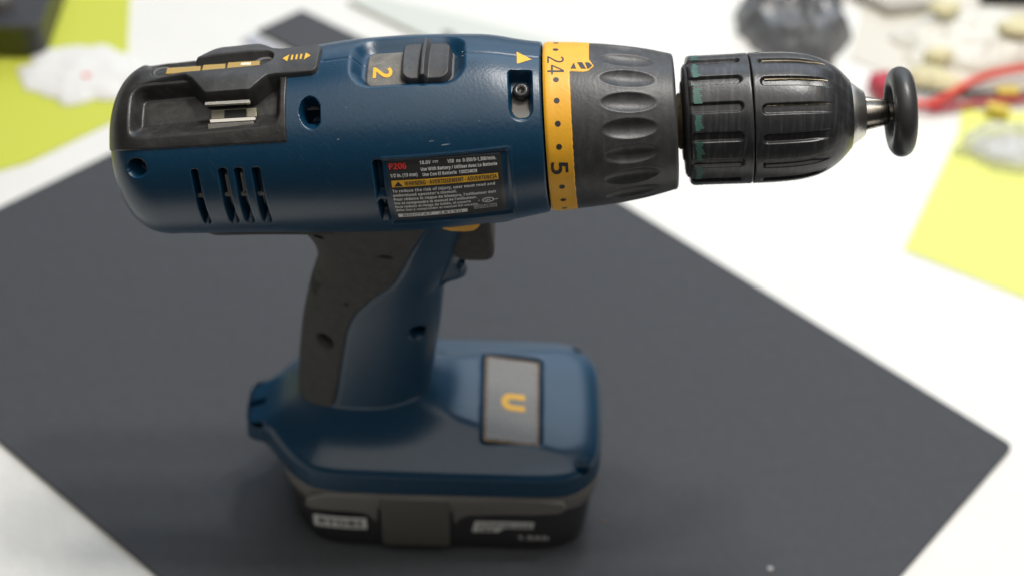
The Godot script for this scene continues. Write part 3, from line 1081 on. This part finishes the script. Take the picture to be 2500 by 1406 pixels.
func make_handle() -> void:
	var ny := 190
	var na := 260
	var edge_y := [50.0, 60.0, 68.0, 75.5, 101.5, 112.0, 120.0, 125.5, 130.6, 137.3, 156.0, 176.0]
	var edge_x := [-30.0, -22.0, -18.5, -16.6, -12.5, -10.6, -7.6, -3.9, 0.0, 6.6, 14.1, 22.0]
	var pits := [[-19.0, 104.0, 2.9, 3.1, 0.0, 5.0], [4.7, 153.3, 2.6, 0.7, 0.0, 1.1], [-20.4, 128.6, 0.8, 3.0, 0.5, 1.1], [-22.0, 125.6, 1.4, 1.9, 0.3, 0.8], [-9.8, 126.0, 0.9, 0.7, 0.0, 0.9], [-18.6, 161.0, 2.6, 0.9, 0.0, 1.3]]
	var f := func(i: int, j: int) -> Vector3:
		var y := lerpf(50.0, 176.0, i / (ny - 1.0))
		var a := TAU * j / na
		var p := hand(a, y, 0.0)
		if p.z > 0.0:
			var b := Vector2((p.x - 15.0), (y - 109.0) * 0.9).length() - 2.7
			if b < 1.0:
				p.z -= 6.0 * hump(b, 0.9)
		var e := p.x - spline(edge_y, edge_x, y)
		var d := -0.5 * hump(absf(e - 0.75) - 0.45, 0.6) if y > 64.0 else 0.0
		if p.z > 0.0:
			for q in pits:
				var v := Vector2(p.x - q[0], y - q[1]).rotated(q[4])
				if absf(v.x) < 6.0 and absf(v.y) < 6.0:
					d -= (q[5] + 1.5) * hump((Vector2(v.x / q[2], v.y / q[3]).length() - 1.0) * minf(q[2], q[3]) - 0.5, 0.7)
		if d != 0.0:
			var p2 := hand(a, y, d)
			p2.z = minf(p2.z, p.z) if p.z > 0.0 else p2.z
			return p2
		return p
	var h := part("handle", grid(ny, na, f, true), M.blue, drill)
	# moulded rubber on the back and sides
	var g := func(i: int, j: int) -> Vector3:
		var y := lerpf(57.0, 172.0, i / 199.0)
		var a := lerpf(0.18, TAU - 0.18, j / 239.0)
		var p := hand(a, y, 0.0)
		var b := maxf(p.x - spline(edge_y, edge_x, y), 61.5 + 0.03 * pow(p.x + 26.0, 2.0) - y)
		var d := lerpf(-0.9, 0.8, hump(b, 1.3))
		if p.z > 0.0:
			for q in pits:
				var v := Vector2(p.x - q[0], y - q[1]).rotated(q[4])
				if absf(v.x) < 5.0 and absf(v.y) < 5.0:
					d -= q[5] * hump((Vector2(v.x / q[2], v.y / q[3]).length() - 1.0) * minf(q[2], q[3]), 0.7)
		return hand(a, y, d)
	var gk := func(i: int, j: int) -> bool:
		var y := lerpf(57.0, 172.0, i / 199.0)
		var p := hand(lerpf(0.18, TAU - 0.18, j / 239.0), y, 0.0)
		return p.x - spline(edge_y, edge_x, y) < 2.0
	part("rubber_grip", grid(200, 240, g, true, false, gk), M.rubber, h)
	# trigger guard tongue, trigger, direction switch
	var f2 := func(p: Vector3) -> Vector3: return p
	part("trigger_guard", prism(smooth_poly(PackedVector2Array([Vector2(14, 160), Vector2(29.5, 158), Vector2(29.5, 143), Vector2(30.5, 140.0), Vector2(33.0, 139.5), Vector2(33.4, 133.5), Vector2(31.0, 131.0), Vector2(26.0, 129.3), Vector2(22.0, 122.0), Vector2(14, 114)]), 2), f2, -9.0, 9.0, 3.2, 4), M.blue, drill)
	part("trigger", prism(smooth_poly(PackedVector2Array([Vector2(24, 168), Vector2(41.5, 168), Vector2(41.6, 156), Vector2(42.2, 153), Vector2(43.2, 146.0), Vector2(42.0, 141.8), Vector2(31.5, 141.6), Vector2(27.6, 144.5), Vector2(26.5, 153)]), 2), f2, -9.5, 9.5, 2.2, 4), M.rubber, drill)
	part("direction_switch", prism(smooth_poly(PackedVector2Array([Vector2(22.8, 172.5), Vector2(38.4, 174), Vector2(37.6, 170.4), Vector2(34.8, 168.4), Vector2(25.8, 168.4)]), 1), f2, -21.5, 21.5, 0.8, 2), M.yellow, drill)

# ------------------------------------------------------------------ foot
func foot_outline() -> PackedVector2Array:
	var p := PackedVector2Array([Vector2(-24, 35.5), Vector2(0, 36.3), Vector2(40, 36.6), Vector2(70, 36.6), Vector2(79, 33.0), Vector2(85.5, 25.5), Vector2(87.0, 15), Vector2(87.2, 0), Vector2(87.0, -15), Vector2(85.5, -25.5), Vector2(79, -33.0), Vector2(70, -36.0), Vector2(40, -36), Vector2(0, -36), Vector2(-24, -35), Vector2(-33, -29), Vector2(-40, -21), Vector2(-46, -12.5), Vector2(-52, -11.0), Vector2(-54.5, -9), Vector2(-54.8, 0), Vector2(-54.5, 9), Vector2(-52, 11.0), Vector2(-46, 12.5), Vector2(-40, 21), Vector2(-33, 29.5)])
	return smooth_poly(p, 2)

func foot_top(x: float, z: float, b: float) -> float:
	# b: distance inside the outline, mm
	var plateau := 54.2 + 0.155 * (84.0 - x)
	plateau = minf(plateau, 63.5) if x > -20.0 else 63.5 - 0.45 * (-20.0 - x)
	var slope := 51.2 + 0.56 * b
	var k := 1.3
	var h := clampf(0.5 + 0.5 * (slope - plateau) / k, 0.0, 1.0)
	var y := lerpf(slope, plateau, h) - k * h * (1.0 - h)
	# flare round the handle
	var hx := (x + 7.0) / 26.0
	var hz := z / 18.0
	var e := (pow(pow(absf(hx), 2.5) + pow(absf(hz), 2.5), 0.4) - 1.0) * 20.0
	if e < 13.0:
		y = maxf(y, y + 7.0 * pow(1.0 - maxf(e, 0.0) / 13.0, 2.2) * smoothstep(0.0, 3.0, b))
	# round the rim over
	y -= 1.6 * pow(clampf(1.0 - b / 1.8, 0.0, 1.0), 2.0)
	return y

func make_foot() -> void:
	var outline := foot_outline()
	var n := outline.size()
	# radial sheet: rings shrink from the outline towards the handle
	var c := Vector2(-2.0, 0.0)
	var rings := 90
	var per := 4
	var m := n * per
	var f := func(i: int, j: int) -> Vector3:
		var e := float(j) / per
		var k := int(e)
		var p := outline[k % n].lerp(outline[(k + 1) % n], e - k)
		if i < 6:
			var q: Array = [[0.9, 40.2], [0.9, 40.0], [0.9, 40.6], [0.6, 43.5], [0.3, 46.5], [0.0, 49.4]][i]
			var o := (p - c).normalized()
			if i == 0:
				return Vector3(p.x - o.x * 3.0, 40.2, p.y - o.y * 3.0)
			return Vector3(p.x + o.x * q[0] * 0.6, q[1], p.y + o.y * q[0] * 0.6)
		var t := pow((i - 6.0) / (rings - 7.0), 1.25)
		var w := p.lerp(c, t * 0.985)
		var b := -sd_poly(w, outline)
		var y := foot_top(w.x, w.y, b)
		# tray window
		var wd := sd_box(w.x - 51.2, w.y - 2.2, 11.6, 22.2, 1.5)
		if wd < 1.2:
			y -= 2.2 * hump(wd, 1.2)
		# lanyard eye at the back and the dimple by the front corner
		for h in [[-51.0, 0.0, 3.4, 1.2], [-50.6, 12.2, 3.2, 1.6], [79.5, 30.5, 2.6, 1.4], [79.5, -30.0, 2.6, 1.4]]:
			var hd := sd_box(w.x - h[0], w.y - h[1], h[2], h[3], 1.0)
			if hd < 1.0:
				y -= 5.0 * hump(hd, 0.9)
		return Vector3(w.x, y, w.y)
	var foot := part("foot", grid(rings, m, f, true, true), M.blue, drill)
	# magnetic tray plate in the window, its rusty rim and the magnet sign
	var tray := func(x: float, z: float, h: float) -> Vector3:
		return Vector3(x, 54.2 + 0.155 * (84.0 - x) - 1.75 + h, z)
	var ff := func(p: Vector3) -> Vector3: return tray.call(p.x, -p.y, p.z)
	var plate := part("magnet_tray", prism(rect(41.2, -23.1, 61.3, 18.8, 1.2), ff, -0.8, 0.35, 0.25), M.tray, foot)
	part("rusty_rim", prism(rect(40.2, -24.1, 62.2, 19.7, 1.2), ff, -1.0, 0.1, 0.1), M.rust, foot)
	var st := ink()
	var u := PackedVector2Array()
	for k in 17:
		var a := PI / 2 + PI * k / 16.0
		u.append(Vector2(50.6 + 3.6 * cos(a), 0.0 + 4.3 * sin(a)))
	u.append_array([Vector2(56.4, -4.3), Vector2(56.6, -1.5)])
	for k in range(16, -1, -1):
		var a := PI / 2 + PI * k / 16.0
		u.append(Vector2(51.2 + 1.4 * cos(a), 0.0 + 1.5 * sin(a)))
	u.append_array([Vector2(56.6, 1.5), Vector2(56.4, 4.3)])
	var g := func(x: float, y: float, h: float) -> Vector3: return tray.call(x, -y + 3.4, h + 0.36)
	flatshape(st, u, g, 0.1)
	part("magnet_sign", inked(st), M.yellow_print, plate)

# ------------------------------------------------------------------ battery
func battery_outline(grow: float) -> PackedVector2Array:
	var p := PackedVector2Array([Vector2(-26, 34.5), Vector2(-8, 36.0), Vector2(30, 36.4), Vector2(68, 36.0), Vector2(79, 32.5), Vector2(85.0, 26), Vector2(86.4, 12), Vector2(86.4, -12), Vector2(85.0, -26), Vector2(79, -32.5), Vector2(68, -36), Vector2(30, -36.0), Vector2(-8, -36), Vector2(-26, -34.5), Vector2(-37, -24), Vector2(-42.0, -10), Vector2(-42.0, 10), Vector2(-37, 24)])
	var q := PackedVector2Array()
	for v in p:
		q.append(v + (v - Vector2(22, 0)).normalized() * grow)
	return smooth_poly(q, 2)

func loft(rings: Array, cap: bool) -> ArrayMesh:
	# rings of [outline growth, y], bottom to top
	var o := []
	for r in rings:
		o.append(battery_outline(r[0]))
	var n: int = o[0].size()
	var f := func(i: int, j: int) -> Vector3:
		var p: Vector2 = o[mini(i, rings.size() - 1)][j]
		return Vector3(p.x, rings[i][1], p.y)
	if cap:
		rings = [[rings[0][0], rings[0][1]]] + rings
		o = [battery_outline(-30.0)] + o
	return grid(rings.size(), n, func(i: int, j: int) -> Vector3: return Vector3(o[i][j].x, rings[i][1], o[i][j].y), true, false)

func make_battery() -> void:
	var b := part("battery_pack", loft([[-5.5, 0.0], [-4.2, 0.4], [-3.2, 1.6], [-2.2, 6.0], [-1.4, 16.0], [-1.0, 26.0], [-0.9, 34.0], [-2.0, 35.0]], true), M.label, drill)
	part("upper_band", loft([[-1.2, 28.4], [0.1, 29.0], [0.5, 30.2], [0.9, 36.0], [0.7, 39.4], [-0.6, 40.6]], false), M.band, b)
	var lower := func(side: float) -> void:
		var f := func(p: Vector3) -> Vector3:
			# lean with the wall
			var z := 34.4 + p.z + (p.y - 8.0) * 0.035
			return Vector3(p.x, p.y, z * side)
		# grey collar that dips beside the release button, and the button itself
		part("release_button", prism(rect(0.4, 5.5, 27.8, 38.6, 2.0), f, 0.0, 2.6, 0.9, 3), M.panel, b)
		part("button_surround", prism(smooth_poly(PackedVector2Array([Vector2(-30, 32), Vector2(-27.0, 28.2), Vector2(-8, 27.2), Vector2(-4.0, 24.5), Vector2(-1.2, 18.5), Vector2(-0.4, 38), Vector2(-26, 38)]), 1), f, -0.4, 1.4, 0.5), M.band, b)
		part("button_surround", prism(smooth_poly(PackedVector2Array([Vector2(28.6, 38), Vector2(29.2, 18.5), Vector2(32, 24.5), Vector2(37.0, 27.2), Vector2(70, 28.0), Vector2(74, 32), Vector2(72, 38)]), 1), f, -0.4, 1.4, 0.5), M.band, b)
	lower.call(1.0)
	lower.call(-1.0)
	# badges
	var g := func(x: float, y: float, h: float) -> Vector3: return Vector3(x, y, 35.0 + (y - 8.0) * 0.035 + h)
	var st := ink()
	var gl := func(x: float, y: float, h: float) -> Vector3: return Vector3(x, y, 35.2 + (y - 8.0) * 0.035 - 0.0035 * pow(minf(x + 6.0, 0.0), 2.0) + h)
	strip(st, -27.0, 14.6, -5.6, 22.4, gl, 0.1)
	var badge := part("name_badge", inked(st), M.label_white, b)
	st = ink()
	var gl2 := func(x: float, y: float, h: float) -> Vector3: return gl.call(x, y, h + 0.12)
	letters(st, "RYOBI", true, gl2, -25.0, 16.4, 4.2, 17.4)
	part("badge_lettering", inked(st), M.ink, badge)
	st = ink()
	flatshape(st, PackedVector2Array([Vector2(36.6, 14.4), Vector2(47.0, 14.4), Vector2(49.6, 17.4), Vector2(61.0, 17.4), Vector2(61.4, 21.4), Vector2(37.8, 21.4)]), g, 0.1, 1.5)
	var b2 := part("chemistry_badge", inked(st), M.label_white, b)
	st = ink()
	var g2 := func(x: float, y: float, h: float) -> Vector3: return g.call(x, y, h + 0.12)
	letters(st, "LITHIUM-ION", true, g2, 39.0, 18.2, 2.4, 21.0, 0.15)
	letters(st, "18V", true, g2, 38.6, 15.0, 2.2, 7.0, 0.15)
	part("badge_lettering", inked(st), M.ink, b2)
	st = ink()
	letters(st, "1.5Ah", true, g, 55.0, 9.6, 2.6, 12.5)
	part("capacity_lettering", inked(st), M.white_print, b)

# ------------------------------------------------------------------ things behind, out of focus
func slab(called: String, poly: PackedVector2Array, y0: float, y1: float, mat: Material, label: String, category: String, bevel := 0.4, group := "") -> MeshInstance3D:
	# poly in (x, z) mm on the table
	var c := Vector2.ZERO
	for p in poly:
		c += p / poly.size()
	var q := PackedVector2Array()
	for p in poly:
		q.append(Vector2(p.x - c.x, -(p.y - c.y)))
	var f := func(p: Vector3) -> Vector3: return Vector3(p.x, p.z, -p.y)
	var o := part(called, prism(q, f, y0, y1, bevel), mat, self)
	o.position = Vector3(c.x, 0, c.y) * MM
	tag(o, label, category, group)
	return o

func crumple(rx: float, rz: float, h: float, seed_: int, rough := 0.35) -> ArrayMesh:
	# a crushed sheet or bag: a low dome broken into folds
	var n := FastNoiseLite.new()
	n.seed = seed_
	n.noise_type = FastNoiseLite.TYPE_SIMPLEX_SMOOTH
	n.fractal_type = FastNoiseLite.FRACTAL_RIDGED
	n.fractal_octaves = 2
	n.frequency = 0.028
	var f := func(i: int, j: int) -> Vector3:
		var t := i / 59.0
		var a := TAU * j / 110.0
		var rr := 1.0 + 0.28 * noise.get_noise_2d(cos(a) * 1.3 + seed_, sin(a) * 1.3)
		var x := cos(a) * t * rx * rr
		var z := sin(a) * t * rz * rr
		var y := h * pow(maxf(0.0, 1.0 - t * t), 0.5) * (1.0 - rough + rough * (0.9 + 0.9 * n.get_noise_2d(x + 500.0, z))) if t < 0.99 else -2.0
		return Vector3(x, maxf(y, -2.0), z)
	return grid(60, 110, f, true, false)

func background() -> void:
	var y0 := -2.2
	slab("yellow_sheet", PackedVector2Array([Vector2(-420, -420), Vector2(-180, -420), Vector2(-163, -300), Vector2(-152, -236), Vector2(-196, -196), Vector2(-290, -150), Vector2(-420, -90)]), y0, -1.4, M.yellow_sheet, "bright yellow sheet on the table at left, under the olive fronted box", "sheet", 0.1)
	slab("yellow_sheet", PackedVector2Array([Vector2(243, -150), Vector2(286, -240), Vector2(300, -300), Vector2(460, -330), Vector2(460, -40), Vector2(330, -100)]), y0, -1.4, M.pale_yellow_sheet, "pale yellow sheet on the table at right, under the clear packet and wires", "sheet", 0.1)
	# box at the far left
	var bx := thing("equipment_box", "dark box with an olive green front standing on the left yellow sheet", "box", Vector3(-0.266, -0.0012, -0.339))
	var f := func(p: Vector3) -> Vector3: return Vector3(p.x, p.z, -p.y)
	part("box_body", prism(rect(-70, -58, 62, 60, 5), f, 0.0, 21.0, 1.2), M.box_top, bx)
	part("front_panel", prism(rect(-66, -59.4, 54, -57.4, 0.8), f, 1.5, 20.0, 0.4), M.olive, bx)
	for k in 9:
		var kn := CylinderMesh.new()
		kn.top_radius = 0.007
		kn.bottom_radius = 0.008
		kn.height = 0.006
		var o := part("knob", kn, M.label if k % 2 else M.clear_grey, bx)
		o.position = Vector3(-0.05 + 0.022 * (k % 5) + 0.006 * (k / 5), 0.0236, 0.038 - 0.026 * (k / 5))
	# crushed tissue with a small red mark
	var t := thing("crumpled_tissue", "crumpled white tissue with a small red mark beside the left yellow sheet", "tissue", Vector3(-0.182, -0.0015, -0.268))
	part("tissue_folds", crumple(34, 25, 4, 5), M.white, t)
	var tc := crumple(2.6, 2.0, 1.6, 8)
	var r := part("red_mark", tc, M.red_wire, t)
	r.position = Vector3(0.004, 0.0032, 0.006)
	slab("dark_card", PackedVector2Array([Vector2(-93, -309), Vector2(-70, -329), Vector2(-10, -288), Vector2(-34, -266)]), y0, 0.2, M.grey_card, "dark grey card with square corners lying behind the drill's rear", "card")
	slab("pale_card", PackedVector2Array([Vector2(-101, -301), Vector2(-95, -307), Vector2(-44, -270), Vector2(-50, -262)]), y0, -0.8, M.pale_card, "pale lilac grey card edge showing along the dark card", "card")
	slab("glass_strip", PackedVector2Array([Vector2(-45, -338), Vector2(-36, -346), Vector2(92, -300), Vector2(90, -292), Vector2(10, -300)]), y0, 1.0, M.glass, "pale green strip of glass or card lying behind the gear selector", "strip")
	slab("black_clip", PackedVector2Array([Vector2(8, -313), Vector2(15, -312), Vector2(22, -303), Vector2(12, -302)]), y0, 1.0, M.black_wire, "small black clip peeping over the top of the blue housing", "clip", 0.8)
	# the far right
	var bag := part("plastic_bag", crumple(31, 38, 22, 12, 0.4), M.bag, self)
	bag.position = Vector3(0.208, -0.002, -0.330)
	tag(bag, "crumpled dark grey plastic bag behind the drill chuck", "bag")
	slab("beige_card", PackedVector2Array([Vector2(236, -300), Vector2(262, -390), Vector2(470, -400), Vector2(470, -250), Vector2(300, -258)]), y0, -1.2, M.cream, "large cream paper at far right under the cloudy bag and wires", "paper", 0.1)
	slab("brown_flap", PackedVector2Array([Vector2(226, -372), Vector2(290, -380), Vector2(296, -345), Vector2(262, -338)]), -1.0, 6.0, M.beige, "beige cardboard flap at the top right behind the cloudy white bag", "cardboard", 0.5)
	var tub := thing("parts_bag", "large crumpled cloudy white plastic bag with yellow bits at far right", "bag", Vector3(0.308, -0.0012, -0.318), 0.2)
	part("bag_film", crumple(46, 27, 10, 61, 0.35), M.cloudy, tub)
	for q in [[-0.016, 0.016, -0.012, 9.0, 62], [0.02, 0.014, 0.008, 11.0, 63], [-0.028, 0.006, 0.016, 8.0, 64]]:
		part("yellow_bit", crumple(q[3], q[3] * 0.7, 4, q[4], 0.3), M.straw, tub).position = Vector3(q[0], q[1], q[2])
	var cup := thing("cream_packet", "small cream coloured packet lying before the cloudy white bag", "packet", Vector3(0.280, -0.0012, -0.281), -0.4)
	part("packet_body", crumple(15, 10, 7, 21, 0.25), M.straw, cup)
	slab("black_case", PackedVector2Array([Vector2(318, -352), Vector2(372, -352), Vector2(372, -392), Vector2(324, -392)]), y0, 9.0, M.black_wire, "small black case at the top right corner beyond the cloudy white bag", "case", 1.0)
	var wa := thing("red_wire", "bright red wire with a crimson plug curving in from the right edge", "wire", Vector3(0.25, 0, -0.27))
	var loc := Vector3(250, 0, -270)
	part("wire_core", tube([Vector3(258, 2, -262) - loc, Vector3(268, 3, -256) - loc, Vector3(282, 4, -262) - loc, Vector3(302, 6, -276) - loc, Vector3(330, 8, -284) - loc, Vector3(372, 9, -290) - loc], 2.3), M.red_wire, wa)
	part("plug", block(Transform3D(Basis(Vector3.UP, 0.3), Vector3(249, 4, -270) - loc), 11.0, 9.0, 14.0, 1.0), M.red_plug, wa)
	var wb := thing("red_wire", "dark red wire lying below the bright red wire at right", "wire", Vector3(0.29, 0, -0.262))
	loc = Vector3(290, 0, -262)
	part("wire_core", tube([Vector3(272, 1.5, -254) - loc, Vector3(288, 1.8, -258) - loc, Vector3(306, 2, -262) - loc, Vector3(330, 2.5, -264) - loc], 1.6), M.red_plug, wb)
	var wc := thing("black_wire", "black wire running between the two red wires at right", "wire", Vector3(0.29, 0, -0.268))
	loc = Vector3(290, 0, -268)
	part("wire_core", tube([Vector3(262, 1.5, -272) - loc, Vector3(280, 1.8, -268) - loc, Vector3(300, 2, -268) - loc, Vector3(338, 2.5, -271) - loc], 1.5), M.black_wire, wc)
	for q in [[316.0, -268.0, 0.1, "yellow plug between the red wires near the right edge"], [308.0, -253.0, -0.3, "yellow plug below the dark red wire near the right edge"]]:
		var pl := part("yellow_plug", block(Transform3D(Basis(Vector3.UP, q[2]) * Basis(Vector3.RIGHT, -PI / 2), Vector3(0, 4, 0)), 12.0, 5.5, 6.0, 1.0), M.yellow_plug, self)
		pl.position = Vector3(q[0], -1.0, q[1]) * MM
		tag(pl, q[3], "plug", "yellow wire plugs")
	var pk := thing("clear_packet", "crumpled clear plastic packet on the right yellow sheet", "packet", Vector3(0.315, -0.001, -0.226))
	part("packet_film", crumple(36, 17, 12, 31, 0.5), M.film, pk)
	part("packet_filling", crumple(26, 11, 6, 34, 0.4), M.white, pk)
	var sp := crumple(5, 3, 3, 36)
	part("orange_chip", sp, M.yellow_plug, pk).position = Vector3(0.012, 0.009, -0.002)
	# crumbs on the mat
	var cr := part("crumb", crumple(1.2, 0.9, 1.2, 41), M.crumb, self)
	cr.position = Vector3(158.5, 0.0, 40.0) * MM
	tag(cr, "white crumb on the mat at the bottom edge of the photo, right of the drill", "crumb")
	var cr2 := part("crumb", crumple(0.8, 0.7, 0.7, 43), M.rust, self)
	cr2.position = Vector3(91.5, 0.0, 18.0) * MM
	tag(cr2, "tiny orange crumb on the mat close to the front of the battery", "crumb")
